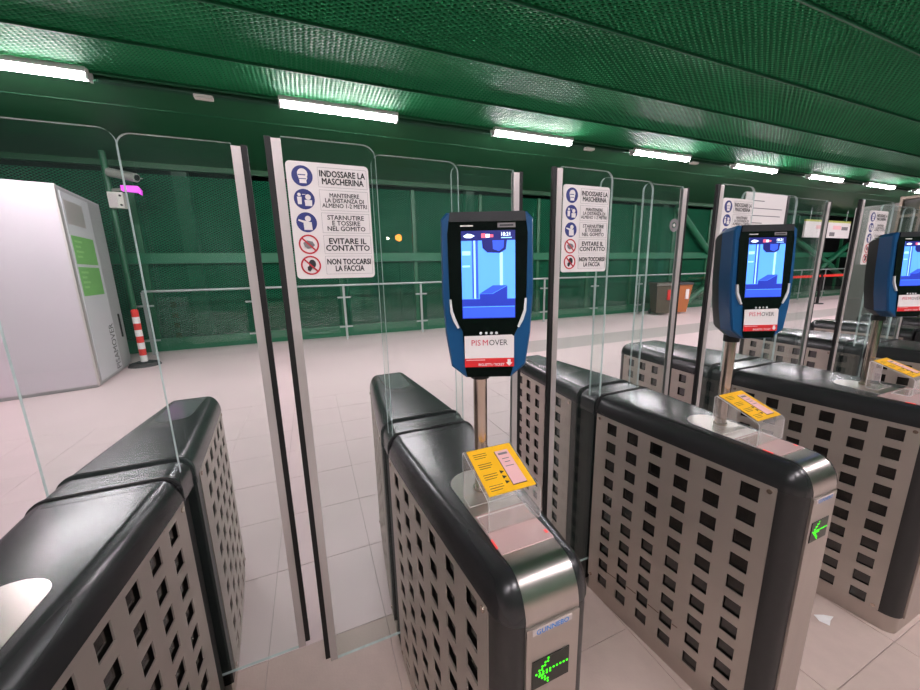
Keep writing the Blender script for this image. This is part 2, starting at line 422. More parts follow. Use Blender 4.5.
def panel(hw, side, sgn, ya, yb, cols, wide=.05, z0=.085, z1=.9145):
    """steel plate with a grid of square openings"""
    ys = [ya]
    for c in cols: ys += [c-wide/2, c+wide/2]
    ys.append(yb)
    rowsz = [.869-.0838*k for k in range(10)]
    zs = [z0]
    for c in reversed(rowsz): zs += [c-.025, c+.025]
    zs.append(z1)
    b = B(); ny, nz = len(ys), len(zs); T = .004
    def P(i, j, d): return (side*(hw(ys[i])+d), sgn*ys[i], zs[j])
    vs = [P(i, j, -.001) for i in range(ny) for j in range(nz)]+[P(i, j, T-.001) for i in range(ny) for j in range(nz)]
    N = ny*nz; fs = []
    hole = lambda i, j: i % 2 == 1 and j % 2 == 1
    for i in range(ny-1):
        for j in range(nz-1):
            q = (i*nz+j, (i+1)*nz+j, (i+1)*nz+j+1, i*nz+j+1)
            if not hole(i, j):
                fs += [tuple(k+N for k in q), q[::-1]]
            else:
                for a, c in zip(q, q[1:]+q[:1]): fs.append((a, c, c+N, a+N))
    for i in range(ny-1):
        for j in (0, nz-1): fs.append((i*nz+j, (i+1)*nz+j, (i+1)*nz+j+N, i*nz+j+N))
    for j in range(nz-1):
        for i in (0, ny-1): fs.append((i*nz+j, i*nz+j+1, i*nz+j+1+N, i*nz+j+N))
    return b.add(vs, fs)
def pane(x0, x1, z0, z1, y, t=.010, r=.035, corners='tltr'):
    return B().prism(rrect(x0, x1, z0, z1, r, corners), y-t/2, y+t/2, 'y', 0, 1)
screw = B().cyl((0, 0), .007, 0, .004, 'x', 10).mesh('screw', 'chrome')
def make_gate(W0, W1, fixed):
    g = empty('gate_cabinet'); hw = hwf(W0, W1)
    for sgn in (-1, 1):
        B().prism([(x, sgn*y) for x, y in outline(hw, W1, .008, .006)], 0, .082, 'z').obj('plinth', 'steel', g, 30)
        bo = [(x, sgn*y) for x, y in outline(hw, W1, .0065, .006)]
        B().prism(bo, .082, ZB, 'z').obj('inner_body', 'backing', g, 30)
        # dark end column with rounded corners either side of the steel face
        o = outline(hw, W1, 0, 0)
        cor = [p for p in o if p[1] > .70]
        r = [p for p in cor if p[0] > 0]; fh = hw(.716)-.046
        for s in (1, -1):
            poly = [(s*x, sgn*y) for x, y in r]+[(s*(fh-.002), sgn*YE), (s*(fh-.002), sgn*.73), (s*(hw(.73)-.02), sgn*.71)]
            B().prism(poly, .082, ZB+.001, 'z').obj('end_column', 'column', g, 30)
        cv = cover(hw, W1, sgn).obj('top_cover', 'cover', g, 40)
        if sgn < 0: B().box(-hw(.1)+.047, hw(.1)-.047, -.1015, -.1, ZB+RZ-.001, ZB+RZ+.0004).obj('cover_seam', 'black', cv)
        # frame between the joint and the perforated panels
        for s in (1, -1):
            ya = .07 if sgn < 0 else .105
            yb = .066
            B().prism([(s*(hw(.066)+.001), sgn*yb), (s*(hw(ya)+.001), sgn*(ya-.001)), (s*(hw(ya)-.03), sgn*(ya-.001)), (s*(hw(.066)-.03), sgn*yb)], .085, ZB, 'z')\
                .obj('joint_frame', 'cover_frame', g)
            cols = [.153+.0998*k for k in range(6)] if sgn < 0 else [.215+.1055*k for k in range(5)]
            pn = panel(hw, s, sgn, ya, .716, cols).obj('side_panel', 'steel_panel', g)
            for y in (ya+.018, .70):
                for z in (.897, .10):
                    k = link('screw', screw, pn); k.location = (s*(hw(y)+.002)-(.004 if s < 0 else 0), sgn*y, z)
        # steel face on the end
        fp = B().box(-fh, fh, -.006, .004, .0825, .903).mesh('end_face', 'steel')
        fo = link('end_face', fp, g); fo.location = (0, sgn*YE, 0)
        if sgn < 0:
            lp = B().box(-.047, .040, -.0075, -.005, .888, .9005).obj('logo_plate', 'logo_plate', fo)
            lp.parent = fo
            text('lettering', 'GUNNEBO', .0105, 'logo_blue', (-.0035, -.0078, .894), fo, .074, .02)
            B().box(-.047, .037, -.0078, -.005, .764, .828).obj('arrow_display', 'led_dim', fo)
            led = B(); cxm, czm = -.002, .797
            pts = [(-.036+.0078*i, 0) for i in range(10)]+[(-.036+.0078*i, -.0055) for i in range(1, 5)]
            pts += [(-.036+.0066*i, .0068*i) for i in range(1, 5)]+[(-.036+.0066*i, -.0068*i) for i in range(1, 5)]
            pts += [(-.030+.0066*i, .0068*i) for i in range(1, 4)]+[(-.030+.0066*i, -.0068*i) for i in range(1, 4)]
            for px, pz in pts: led.cyl((cxm+px, czm+pz), .0023, -.0084, -.007, 'y', 8)
            tag(led.obj('arrow_lights', 'led', fo), 'green left-pointing arrow of light dots', None, None, 'stuff')
        # centre plate in the top
        zt = ZB+RZ
        path = []
        if sgn < 0:
            for i in range(11): path.append((.379+.006*i+.00, .069*math.sqrt(max(0.02, 1-((10-i)/10)**2)), zt+.0012))
            for y in (.5, .6, .69): path.append((y, .069+(fh-.069)*max(0, (y-.45)/.3), zt+.0012))
            for k in range(9):
                a = PI/2*(1-k/8); path.append((YE+.0035-RF*.77*(1-math.cos(a)), fh, ZB-.004+(RZ+.0052)*math.sin(a)))
            nmz, mt = 'reader_plate', 'steel_top'
        else:
            for i in range(9): path.append((.44+.005*i, .06*math.sqrt(max(0.05, 1-((8-i)/8)**2)), zt+.0010))
            for y in (.55, .71): path.append((y, .06, zt+.0010))
            nmz, mt = 'rear_window', 'window'
        vs = [p for y, w, z in path for p in ((-w, sgn*y, z), (w, sgn*y, z))]+[p for y, w, z in path for p in ((-w, sgn*(y-.004), z-.006), (w, sgn*(y-.004), z-.006))]
        n = 2*len(path); fs = []
        for i in range(len(path)-1):
            q = (2*i, 2*i+1, 2*i+3, 2*i+2); fs += [q, tuple(k+n for k in q[::-1]), (2*i, 2*i+2, 2*i+2+n, 2*i+n), (2*i+1, 2*i+1+n, 2*i+3+n, 2*i+3)]
        fs += [(0, n, n+1, 1), (n-2, n-1, 2*n-1, 2*n-2)]
        pl = B().add(vs, fs).obj(nmz, mt, g, 40)
        if sgn < 0:
            B().box(-fh-.003, fh+.003, -.690, -.565, zt+.0012, zt+.0030).obj('scanner_window', 'scan', pl)
            B().box(-fh-.0045, -fh-.0005, -.672, -.645, zt+.0012, zt+.0034).obj('scanner_lamp', 'scan_lamp', pl)
            B().box(fh-.006, fh, -.675, -.665, zt+.0025, zt+.0036).obj('scanner_lamp', 'scan_lamp', pl)
    # the slot between the two halves, with its brush strips
    B().box(-W0+.040, W0-.040, -.066, .066, .02, .90).obj('slot_core', 'backing', g)
    def arch(h, top, r, bot): return rrect(-h, h, bot, top, r, 'tltr', 8)
    B().prism(arch(W0-.002, .987, .045, .90), -.0435, .0435, 'y').obj('slot_deck', 'cover', g, 40)
    for y0, y1 in ((-.0665, -.0565), (.0565, .0675)):
        B().prism(arch(W0+.003, .9935, .05, .895), y0, y1, 'y').obj('brush_strip', 'brush', g, 40)
    for s in (-1, 1):
        B().box(s*(W0-.024)-.016, s*(W0-.024)+.002, -.043, .043, .03, .899).obj('slot_seal', 'black', g)
    # the fixed glass standing in the slot
    pane(fixed[0], fixed[1], .972, 1.905, 0).obj('fixed_glass', ['glass', 'glass_edge'], g)
    return g
P = .9234
gates = [(0.007, 'n'), (P, 'n'), (2*P, 'n'), (2.85, 'w'), (4.27, 'w'), (5.30, 'n'), (6.22, 'n')]
gl = ['dark-topped steel gate cabinet at lower left, cut off by the frame', 'dark-topped perforated steel gate cabinet carrying the central, nearest blue tablet',
      'dark-topped perforated steel gate cabinet carrying the second blue tablet', 'wider gate cabinet carrying the far right tablet, its steel plinth corner showing',
      'wide gate cabinet partly hidden behind the far right tablet, seen through glass', 'distant gate cabinet next beyond the far right tablet\'s pole, behind glass',
      'farthest gate cabinet at the right edge, glimpsed through several glass leaves']
gn = make_gate(.161, .105, (-.147, .147)); gw = make_gate(.240, .178, (-.236, .236))
un = uw = False
for (x, k), l in zip(gates, gl):
    if k == 'n': o = copy_tree(gn) if un else gn; un = True
    else: o = copy_tree(gw) if uw else gw; uw = True
    o.location = (x, 0, 0); tag(o, l, 'ticket gate', 'row of ticket gate cabinets')
# a dark scrape along the second cabinet's perforated panel
g2 = [o for o in bpy.data.objects if o.parent is None and o.get('label') == gl[2]][0]
hs_ = hwf(.161, .105); b_ = B()
for (y0, z0), (y1, z1) in (((-.180, .184), (-.226, .191)), ((-.280, .200), (-.326, .203)), ((-.380, .203), (-.426, .205)), ((-.480, .208), (-.50, .210))):
    b_.add([(-hs_(y0)-.0034, y0, z0-.002), (-hs_(y1)-.0034, y1, z1-.002), (-hs_(y1)-.0034, y1, z1+.002), (-hs_(y0)-.0034, y0, z0+.002)], [(0, 1, 2, 3)])
tag(b_.obj('scrape', 'rust', g2), 'dark scrape across the perforated panel')
# ------------------------------------------------------------------ sliding glass leaves
def leaf(x_in, x_edge, y, label, ztop=1.912):
    """x_in: end inside the cabinet slot, x_edge: edge that carries the seal"""
    s = 1 if x_edge > x_in else -1
    cx = x_edge
    t = empty('glass_leaf', (cx, y, 0), 0, label, 'glass door', 'sliding glass leaves of the gates')
    w = abs(x_edge-x_in)
    a, b = (-w, 0) if s > 0 else (0, w)
    pane(a, b, .152, ztop, 0, .010, .035, 'tl' if s > 0 else 'tr').obj('pane', ['glass', 'glass_edge'], t)
    x0, x1 = sorted((0*s, s*.024)); B().box(x0, x1, -.009, .009, .155, ztop-.008).obj('edge_profile', 'alu', t)
    x0, x1 = sorted((s*.024, s*.040)); B().box(x0, x1, -.007, .007, .17, ztop-.004).obj('rubber_seal', 'black', t)
    return t
lanes = [(.136, .395, 'right leaf of the left cabinet, upright seal left of the nearest notice'),
         (P-.141, .528, 'near left leaf bearing the nearest, fully readable notice'),
         (P+.141, 1.317, 'clear leaf behind the central tablet, bare of notices'),
         (2*P-.135, 1.464, 'leaf with the second notice, between first and second tablets'),
         (2*P+.148, 2.243, 'leaf with a small round sticker, left of the second tablet'),
         (2.616, 2.377, 'leaf partly hidden by the second tablet, with third notice'),
         (3.075, 3.424, 'bare leaf right of the second tablet, before the striped barrier'),
         (4.05, 3.745, 'leaf with the narrow far right notice'),
         (4.50, 4.80, 'leaf behind the far right tablet'),
         (5.155, 4.925, 'distant leaf glimpsed beside the far right tablet'),
         (5.445, 5.70, 'farther right distant leaf'), (6.07, 5.82, 'farthest distant leaf')]
lanes[6] = (3.075, 3.50, lanes[6][2]); lanes[7] = (4.045, 3.66, lanes[7][2])
for i, (a, b, l) in enumerate(lanes): leaf(a, b, .05 if b > a else -.05, 'sliding glass door: ' + l)
st = empty('round_sticker', (2.20, .043, 1.735), 0, 'small round clear sticker on the leaf left of the second tablet', 'sticker')
B().ring((0, 0), .014, .03, -.001, 0).obj('sticker_ring', 'ink_grey', st); B().cyl((0, 0), .008, -.001, 0, 'y').obj('sticker_dot', 'white', st)

# ------------------------------------------------------------------ safety notices on the leaves
def notice():
    w, h = .224, .322
    t = empty('safety_notice')
    B().prism(rrect(-w/2, w/2, -h/2, h/2, .012), -.0015, .0015, 'y').obj('board', 'white', t)
    rv = [.118, .31, .505, .695, .88]
    tx = ['INDOSSARE LA\nMASCHERINA', 'MANTENERE\nLA DISTANZA DI\nALMENO 1-2 METRI', 'STARNUTIRE\nE TOSSIRE\nNEL GOMITO', 'EVITARE IL\nCONTATTO', 'NON TOCCARSI\nLA FACCIA']
    hs = [.037, .040, .044, .036, .036]
    F = -.0015
    for i in range(5):
        cz = h/2-rv[i]*h; cx = -w/2+.18*w; R = .0275
        p = B()
        if i < 3: p.cyl((cx, cz), R, F-.0008, F, 'y', 32)
        else:
            p.ring((cx, cz), R-.0045, R, F-.0012, F)
        po = p.obj('pictogram', 'sign_blue' if i < 3 else 'sign_red', t)
        q = B(); y0, y1 = F-.0014, F-.0006
        def disc(x, z, r, mi=0, rx=1.0): q.prism([(cx+x+rx*r*math.cos(2*PI*k/16), cz+z+r*math.sin(2*PI*k/16)) for k in range(16)], y0-mi*.0003, y1, 'y', mi)
        def poly(pts, mi=0): q.prism([(cx+x, cz+z) for x, z in pts], y0-mi*.0003, y1, 'y', mi)
        if i == 0:
            disc(.001, .006, .0135); poly([(-.012, .003), (.012, .003), (.013, -.006), (.010, -.012), (.010, -.019), (-.008, -.019), (-.008, -.012)])
            poly([(-.011, .0015), (.008, .0015), (.009, .004), (-.011, .004)], 1); poly([(-.009, -.0085), (.010, -.0085), (.010, -.0065), (-.009, -.0065)], 1)
        elif i == 1:
            disc(-.013, .012, .0045); poly([(-.019, .006), (-.007, .006), (-.008, -.014), (-.018, -.014)])
            disc(.010, .006, .0075); poly([(.000, -.002), (.020, -.002), (.019, -.018), (.001, -.018)]); poly([(-.005, .012), (.004, .012), (.004, .0135), (-.005, .0135)])
        elif i == 2:
            disc(.004, .010, .008); poly([(-.009, .001), (.013, .001), (.014, -.021), (-.008, -.021)]); poly([(-.021, .008), (-.004, .004), (.006, .001), (.004, -.005), (-.012, .000), (-.022, .004)])
        elif i == 3:
            poly([(-.015, .004), (-.004, .011), (.010, .008), (.016, -.002), (.008, -.010), (-.004, -.012), (-.012, -.006)], 2)
        else:
            disc(.004, .004, .0125, 1, .8); disc(.003, .004, .0112, 0, .75); poly([(-.010, -.004), (-.002, .000), (.002, -.010), (-.004, -.018), (-.010, -.014)], 1)
        if i >= 3:
            c, s_ = .7071, .7071; L, wd = R-.004, .0022
            poly([(-L*c-wd*s_, L*s_-wd*c), (-L*c+wd*s_, L*s_+wd*c), (L*c+wd*s_, -L*s_+wd*c), (L*c-wd*s_, -L*s_-wd*c)], 3)
        q.obj('figure', ['white', 'sign_blue' if i < 3 else 'ink', 'ink_grey', 'sign_red'], po)
        bx0, bx1, bh = -w/2+.365*w, w/2-.028*w, .0265 if i in (0, 3, 4) else .028
        fr = B(); e = .0006
        for a in ((bx0, bx1, cz-bh, cz-bh+e), (bx0, bx1, cz+bh-e, cz+bh), (bx0, bx0+e, cz-bh, cz+bh), (bx1-e, bx1, cz-bh, cz+bh)): fr.box(a[0], a[1], F-.0006, F, a[2], a[3])
        fo = fr.obj('text_frame', 'ink_grey', t)
        text('lettering', tx[i], hs[i], 'ink', ((bx0+bx1)/2, F-.0004, cz), fo, (bx1-bx0)*.93, .02 if i in (1, 2) else .028)
    return t
nt_ = notice(); first = True
for x, l in ((.645, 'white Italian hygiene notice on the nearest leaf, fully readable'), (1.582, 'white hygiene notice on the leaf between the first and second tablets'),
             (2.492, 'white hygiene notice half hidden behind the second tablet'), (3.86, 'white hygiene notice left of the far right tablet')):
    o = nt_ if first else copy_tree(nt_); first = False
    o.location = (x, -.0568, 1.69); tag(o, l, 'notice', 'hygiene notices on the glass leaves')
pp = empty('paper_notice', (2.80, -.0085, 1.745), 0, 'large white text notice on fixed glass above the second tablet', 'notice')
B().box(-.175, .175, -.0012, .0012, -.155, .155).obj('sheet', 'white', pp)
B().box(.176, .196, -.003, .001, -.165, .155).obj('dark_border', 'column', pp)
for k, (a, b) in enumerate(((-.14, -.02), (-.15, .14), (-.15, .13), (-.15, -.02), (-.15, .10), (-.12, .14), (-.15, .05))):
    B().box(a, b, -.0018, -.0011, .115-.036*k, .119-.036*k).obj('text_line', 'ink_grey', pp)

# ------------------------------------------------------------------ tablet terminals on poles
U = .000575
def terminal():
    t = empty('tablet_terminal')
    B().cyl((0, 0), .0205, .9925, .998, 'z', 28).obj('pole_flange', 'chrome', t, 40)
    B().cyl((0, 0), .0165, .998, 1.335, 'z', 28).obj('pole', 'chrome', t, 40)
    B().cyl((0, 0), .023, 1.290, 1.312, 'z', 28).obj('pole_collar', 'shell', t, 40)
    M_ = Matrix.Translation((0.014, -.088, 1.315)) @ Matrix.Rotation(-.07, 4, 'X')
    def q(pts): return [((x-245)*U*1.04, (645-y)*U) for x, y in pts]
    out = q([(106, 45), (86, 68), (84, 330), (94, 480), (112, 600), (165, 645), (325, 645), (378, 600), (396, 480), (406, 330), (404, 68), (384, 45)][::-1])
    def loft(rings, name, m, par=t, sm=25):
        n = len(rings[0][1]); b = B(); vs = []; fs = []
        for y, pts in rings: vs += [(x, y, z) for x, z in pts]
        for k in range(len(rings)-1):
            for i in range(n): fs.append((k*n+i, k*n+(i+1) % n, (k+1)*n+(i+1) % n, (k+1)*n+i))
        fs += [tuple(range(n)), tuple(range(len(vs)-1, len(vs)-n-1, -1))]
        return b.add(vs, fs, 0, M_).obj(name, m, par, sm)
    zc = .1725
    def sc(k): return [(x*k, zc+(z-zc)*(1-(1-k)*.6)) for x, z in out]
    loft([(.0, sc(.965)), (.006, sc(1.0)), (.055, sc(.985))], 'body', 'blue_body')
    loft([(.055, sc(.985)), (.085, sc(.93)), (.105, sc(.84)), (.110, sc(.75))], 'back_shell', 'shell')
    fp = q([(118, 47), (374, 47), (383, 120), (379, 350), (358, 440), (337, 485), (331, 603), (322, 641), (168, 641), (160, 603), (155, 470), (130, 420), (111, 350), (108, 120)][::-1])
    fpo = B().prism(fp, -.004, .004, 'y', mtx=M_).obj('front_panel', 'bezel', t)
    B().prism(q([(118, 47), (374, 47), (377, 80), (115, 80)][::-1]), -.0055, .0, 'y', mtx=M_).obj('top_lip', 'shell', t)
    for sx in (1, -1):
        pts = [(110, 352), (117, 352), (121, 395), (132, 425), (143, 455), (137, 458), (122, 430), (112, 398)]
        pts = [(245+sx*(x-245), y) for x, y in pts]
        if sx > 0: pts = pts[::-1]
        B().prism(q(pts), -.0065, .0, 'y', mtx=M_).obj('accent_strip', 'accent', t)
    # display
    def rect(a, b, c, d, y, name, m, par): return B().prism(q([(a, d), (b, d), (b, c), (a, c)]), y-.0002, y+.0002, 'y', mtx=M_).obj(name, m, par)
    def shape(pts, y, name, m, par): return B().prism(q(pts), y-.0002, y+.0002, 'y', mtx=M_).obj(name, m, par)
    sc_ = rect(155, 340, 112, 422, -.0043, 'screen', 'scr_sky', t); y = -.0047
    rect(155, 340, 352, 422, y, 'screen_picture', 'scr_dark', sc_)
    rect(157, 338, 384, 419, y-.0003, 'screen_picture', 'scr_mid', sc_)
    rect(157, 338, 379, 382, y-.0006, 'screen_picture', 'scr_sky', sc_)
    rect(197, 203, 146, 350, y, 'screen_picture', 'scr_pale', sc_); rect(204, 212, 146, 350, y, 'screen_picture', 'scr_mid', sc_)
    rect(191, 197, 146, 350, y, 'screen_picture', 'scr_mid', sc_)
    rect(158, 186, 182, 196, y, 'screen_picture', 'scr_pale', sc_); rect(158, 184, 232, 238, y, 'screen_picture', 'scr_pale', sc_)
    rect(287, 297, 188, 312, y, 'screen_picture', 'scr_pale', sc_)
    shape([(226, 146), (312, 146), (308, 178), (288, 190), (244, 188), (228, 172)][::-1], y-.0003, 'screen_picture', 'scr_navy', sc_)
    shape([(262, 146), (302, 146), (300, 172), (284, 184), (264, 176)][::-1], y-.0006, 'screen_picture', 'scr_mid', sc_)
    shape([(216, 334), (262, 334), (312, 306), (312, 372), (216, 372)][::-1], y-.0003, 'screen_picture', 'scr_dark', sc_)
    shape([(216, 333), (260, 333), (312, 304), (262, 304)][::-1], y-.0006, 'screen_picture', 'scr_mid', sc_)
    tb_ = rect(155, 340, 112, 146, y-.0003, 'screen_bar', 'scr_navy', sc_)
    R_ = (-.07, 0, 0)
    def at(px, py, yy): return M_ @ Vector(((px-245)*U, yy, (645-py)*U))
    text('screen_clock', '18:21', 12*U, 'scr_white', at(310, 125, y-.0008), sc_, 42*U, .03, R_)
    rect(292, 328, 136, 139, y-.0008, 'screen_date', 'scr_pale', sc_)
    shape([(162, 130), (176, 122), (190, 124), (202, 130), (188, 137), (170, 136)][::-1], y-.0008, 'screen_logo', 'scr_white', sc_)
    for k, (cx, m) in enumerate(((231, 'scr_red'), (246, 'scr_white'), (258, 'scr_red'))):
        rect(cx-7, cx+7, 122+k*2, 137-k, y-.0008, 'screen_flag', m, sc_)
    rect(153, 197, 92, 97, -.0045, 'maker_mark', 'cream', fpo); rect(280, 341, 86, 102, -.0045, 'maker_mark', 'ink_grey', fpo)
    rect(287, 334, 92, 97, -.0049, 'maker_mark', 'shell', fpo)
    for cx in (217, 237, 256, 275):
        B().cyl(((cx-245)*U, (645-477)*U), 5*U, -.0046, -.003, 'y', 14, mtx=M_).obj('indicator_dot', 'accent', t)
    stk = B().prism(q([(160, 603), (335, 603), (335, 490), (328, 484), (160, 487)]), -.0052, -.0042, 'y', mtx=M_).obj('sticker', 'white', t)
    rect(160, 335, 570, 603, -.0055, 'red_band', 'red', stk)
    text('lettering', 'PIS', 21*U, 'logo_pink', at(199, 512, -.0054), stk, 42*U, .0, R_)
    text('lettering', 'M', 21*U, 'logo_pink', at(233, 512, -.0054), stk, 25*U, .0, R_)
    text('lettering', 'OVER', 21*U, 'ink', at(281, 512, -.0054), stk, 68*U, .0, R_)
    text('lettering', 'BIGLIETTI / TICKET', 9*U, 'white', at(255, 594, -.0059), stk, 95*U, .02, R_)
    rect(164, 232, 575, 578, -.0059, 'print_line', 'pink', stk)
    shape([(312, 575), (323, 575), (323, 587), (329, 587), (318, 600), (306, 587), (312, 587)][::-1], -.0059, 'white_arrow', 'white', stk)
    return t
tt = terminal(); first = True
for x, dx, l in ((P, -.001, 'nearest blue and black tablet terminal with lit blue screen, centre of the photo'), (2*P, 0.016, 'second blue and black tablet terminal, on the cabinet right of centre'),
                 (2.85, .022, 'blue and black tablet terminal cut off by the photo\'s right edge')):
    o = tt if first else copy_tree(tt); first = False
    o.location = (x+dx, -.471, 0); o.rotation_euler.z = -.388; tag(o, l, 'terminal', 'tablet terminals on poles')

# ------------------------------------------------------------------ acrylic holders with yellow cards
def holder():
    t = empty('acrylic_holder')
    ln = [(-.535, .9955), (-.503, .9955), (-.497, 1.002), (-.495, 1.112), (-.500, 1.118), (-.626, 1.072), (-.632, 1.064), (-.633, 1.002), (-.628, .9955), (-.575, .9955)]
    th = .0032; L = []; R = []
    for i, p in enumerate(ln):
        a = Vector(ln[max(0, i-1)]); b = Vector(ln[min(len(ln)-1, i+1)]); d = (b-a).normalized(); n = Vector((-d.y, d.x))
        L.append((p[0]+n.x*th/2, p[1]+n.y*th/2)); R.append((p[0]-n.x*th/2, p[1]-n.y*th/2))
    b = B(); n = len(ln); X = .064
    vs = [(x, y, z) for x in (-X, X) for y, z in L+R]
    fs = []; ms = []
    for i in range(n-1):
        fs += [(i, i+1, 2*n+i+1, 2*n+i), (n+i, 3*n+i, 3*n+i+1, n+i+1)]; ms += [0, 0]
        fs += [(i, n+i, n+i+1, i+1), (2*n+i, 2*n+i+1, 3*n+i+1, 3*n+i)]; ms += [1, 1]
    fs += [(0, 2*n, 3*n, n), (n-1, 2*n-1, 4*n-1, 3*n-1)]; ms += [1, 1]
    b.v = vs; b.f = fs; b.m = ms
    b.obj('bent_sheet', ['acrylic', 'acrylic_edge'], t)
    return t
def card():
    t = empty('ticket_card')
    w, l = .116, .128
    B().box(-w/2, w/2, -l/2, l/2, 0, .0012).obj('card', 'yellow', t)
    z = .0012
    tk = B().box(.008, .042, -.050, .046, z, z+.0010).obj('ticket_print', 'pink', t)
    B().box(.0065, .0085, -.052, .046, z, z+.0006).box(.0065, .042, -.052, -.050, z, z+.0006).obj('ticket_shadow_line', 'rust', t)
    B().box(.013, .037, .033, .039, z+.0009, z+.0013).obj('print_line', 'ink_grey', tk)
    for yy, a, c in ((.020, .016, .034), (.010, .018, .032), (-.002, .014, .036)): B().box(a, c, yy, yy+.0018, z+.0009, z+.0013).obj('print_line', 'ink_grey', tk)
    for k in range(3):
        yy = -.012-.014*k
        B().prism([(-.006, yy-.0045), (.004, yy), (-.006, yy+.0045)], z, z+.0006, 'z').obj('arrow_mark', 'ink', t)
    for k in range(4):
        for m in range(3):
            yy = .048-.030*k-.006*m; B().box(-.048, -.014-.006*(m == 2), yy, yy+.0014, z, z+.0004).obj('print_line', 'rust', t)
    return t
hh, cc = holder(), card(); first = True
for x, l in ((P+.003, 'nearest'), (2*P-.007, 'second'), (2.87, 'far right')):
    o = hh if first else copy_tree(hh); o.location = (x, 0, 0); tag(o, 'clear bent acrylic holder at the foot of the %s tablet pole' % l, 'card holder', 'acrylic card holders')
    c = cc if first else copy_tree(cc); first = False
    c.location = (x, -.5635, 1.0975); c.rotation_euler = (math.atan2(.046, .126), 0, 0)
    tag(c, 'yellow ticket instruction card on the holder below the %s tablet' % l, 'card', 'yellow instruction cards')

# ------------------------------------------------------------------ white booth at the left
A_, B_ = Vector((-2.40, 5.42)), Vector((-2.60, 7.05))
dv = Vector((-.965, -.262)); C_, D_ = B_+dv*4.2, A_+dv*4.2
bt = empty('white_booth', (0, 0, 0), 0, 'large plain white booth behind the left glass, green posters on its side', 'booth')
B().prism([tuple(A_), tuple(B_), tuple(C_), tuple(D_)], .05, 2.78, 'z').obj('body', 'white_paint', bt)
B().prism([tuple(A_+Vector((-.03, .03))), tuple(B_+Vector((-.03, -.03))), tuple(C_), tuple(D_)], 0, .05, 'z').obj('base_strip', 'booth_side', bt)
ux = (B_-A_).normalized(); ang = math.atan2(ux.y, ux.x)          # along the side wall
def side(name, s0, s1, z0, z1, m, d0, d1, par=bt):
    nrm = Vector((ux.y, -ux.x))
    def pt(s, d): p = A_+ux*s+nrm*d; return (p.x, p.y)
    return B().prism([pt(s0, d0), pt(s1, d0), pt(s1, d1), pt(s0, d1)], z0, z1, 'z').obj(name, m, par)
side('side_cladding', .10, 1.62, .05, 2.76, 'booth_side', 0, .004)
side('corner_trim', -.005, .06, 0.03, 2.78, 'alu', -.01, .012)
pb = side('poster_board', .12, 1.08, .07, 2.72, 'board_side', .004, .012)
for z0, z1 in ((1.76, 2.15), (1.31, 1.72)):
    pg = side('green_poster', .17, .97, z0, z1, 'poster_green', .012, .014, bt)
    for k in range(4): side('print_line', .24, .42 if k % 2 else .50, z1-.09-.07*k, z1-.06-.07*k, 'poster_pale', .0138, .0148, pg)
side('faded_print', .17, .80, 2.30, 2.62, 'alu', .012, .0135)
nr = Vector((ux.y, -ux.x))
p0 = A_+ux*1.02+nr*.0135
side('side_panel', 1.10, 1.60, .07, 2.72, 'booth_side', .004, .008)
tp = A_+ux*.93+nr*.0135
text('lettering', 'PISAMOVER', .21, 'ink', (tp.x, tp.y, .46), bt, .74, .0, (0, -PI/2, ang))
side('hinge_handle', 1.38, 1.40, .55, .95, 'column', .008, .03)

# striped post
sp_ = empty('striped_post', (-2.32, 6.80, 0), 0, 'red and white banded post on black rubber base beside the booth', 'post')
B().cyl((0, 0), .24, 0, .05, 'z', 28, r2=.21).cyl((0, 0), .12, .05, .075, 'z', 24).obj('rubber_base', 'rubber', sp_, 40)
for k in range(8): B().cyl((0, 0), .052, .075+.115*k, .075+.115*(k+1), 'z', 18).obj('band', 'post_red' if k % 2 else 'post_white', sp_, 40)
B().cyl((0, 0), .052, .995, 1.015, 'z', 18, r2=.03).obj('cap', 'post_red', sp_, 40)

# cctv cluster on a slim pole
cp = empty('camera_pole', (-2.62, 7.62, 0), 0, 'slim green pole behind the booth carrying the camera', 'pole')
B().cyl((0, 0), .05, 0, ZC, 'z', 14).obj('shaft', 'green', cp, 40)
cv_ = empty('security_camera', (-2.5, 7.5, 3.36), 0, 'grey bullet security camera on the pole above the booth', 'camera')
B().bar((-.065, .07, .04), (.0, .0, .04), .022).obj('bracket', 'cctv', cv_, 40)
B().bar((-.04, .02, .05), (.40, -.18, -.06), .075, 16).obj('housing', 'cctv', cv_, 40)
B().bar((.395, -.178, -.058), (.415, -.187, -.063), .05, 16).obj('lens', 'shell', cv_, 40)
B().prism([(-.06, .09), (.36, .09), (.40, .11), (-.02, .12)], -.02, 0, 'z').obj('sunshield', 'cctv', cv_)
mg = empty('magenta_lamp', (-2.26, 7.40, 3.12), 0, 'small glowing magenta lamp below the security camera', 'lamp')
B().bar((-.30, .18, .0), (-.06, .02, .0), .025).obj('arm', 'cctv', mg, 40)
B().prism([(-.10, -.045), (.12, -.06), (.17, -.10), (.18, -.02), (.14, .05), (-.10, .05)], -.05, .03, 'y').obj('lit_head', 'magenta', mg)
jb = empty('junction_box', (-2.50, 7.52, 2.82), 0, 'pale junction box on the pole just above the booth roof', 'junction box')
B().box(-.11, .11, -.06, .06, -.02, .25).obj('box', 'cream', jb); B().box(-.09, .02, -.075, -.06, .0, .22).obj('lid', 'alu', jb)
for z in (.03, .19): B().cyl((.07, z), .018, -.08, -.06, 'y', 10).obj('knockout', 'shell', jb)

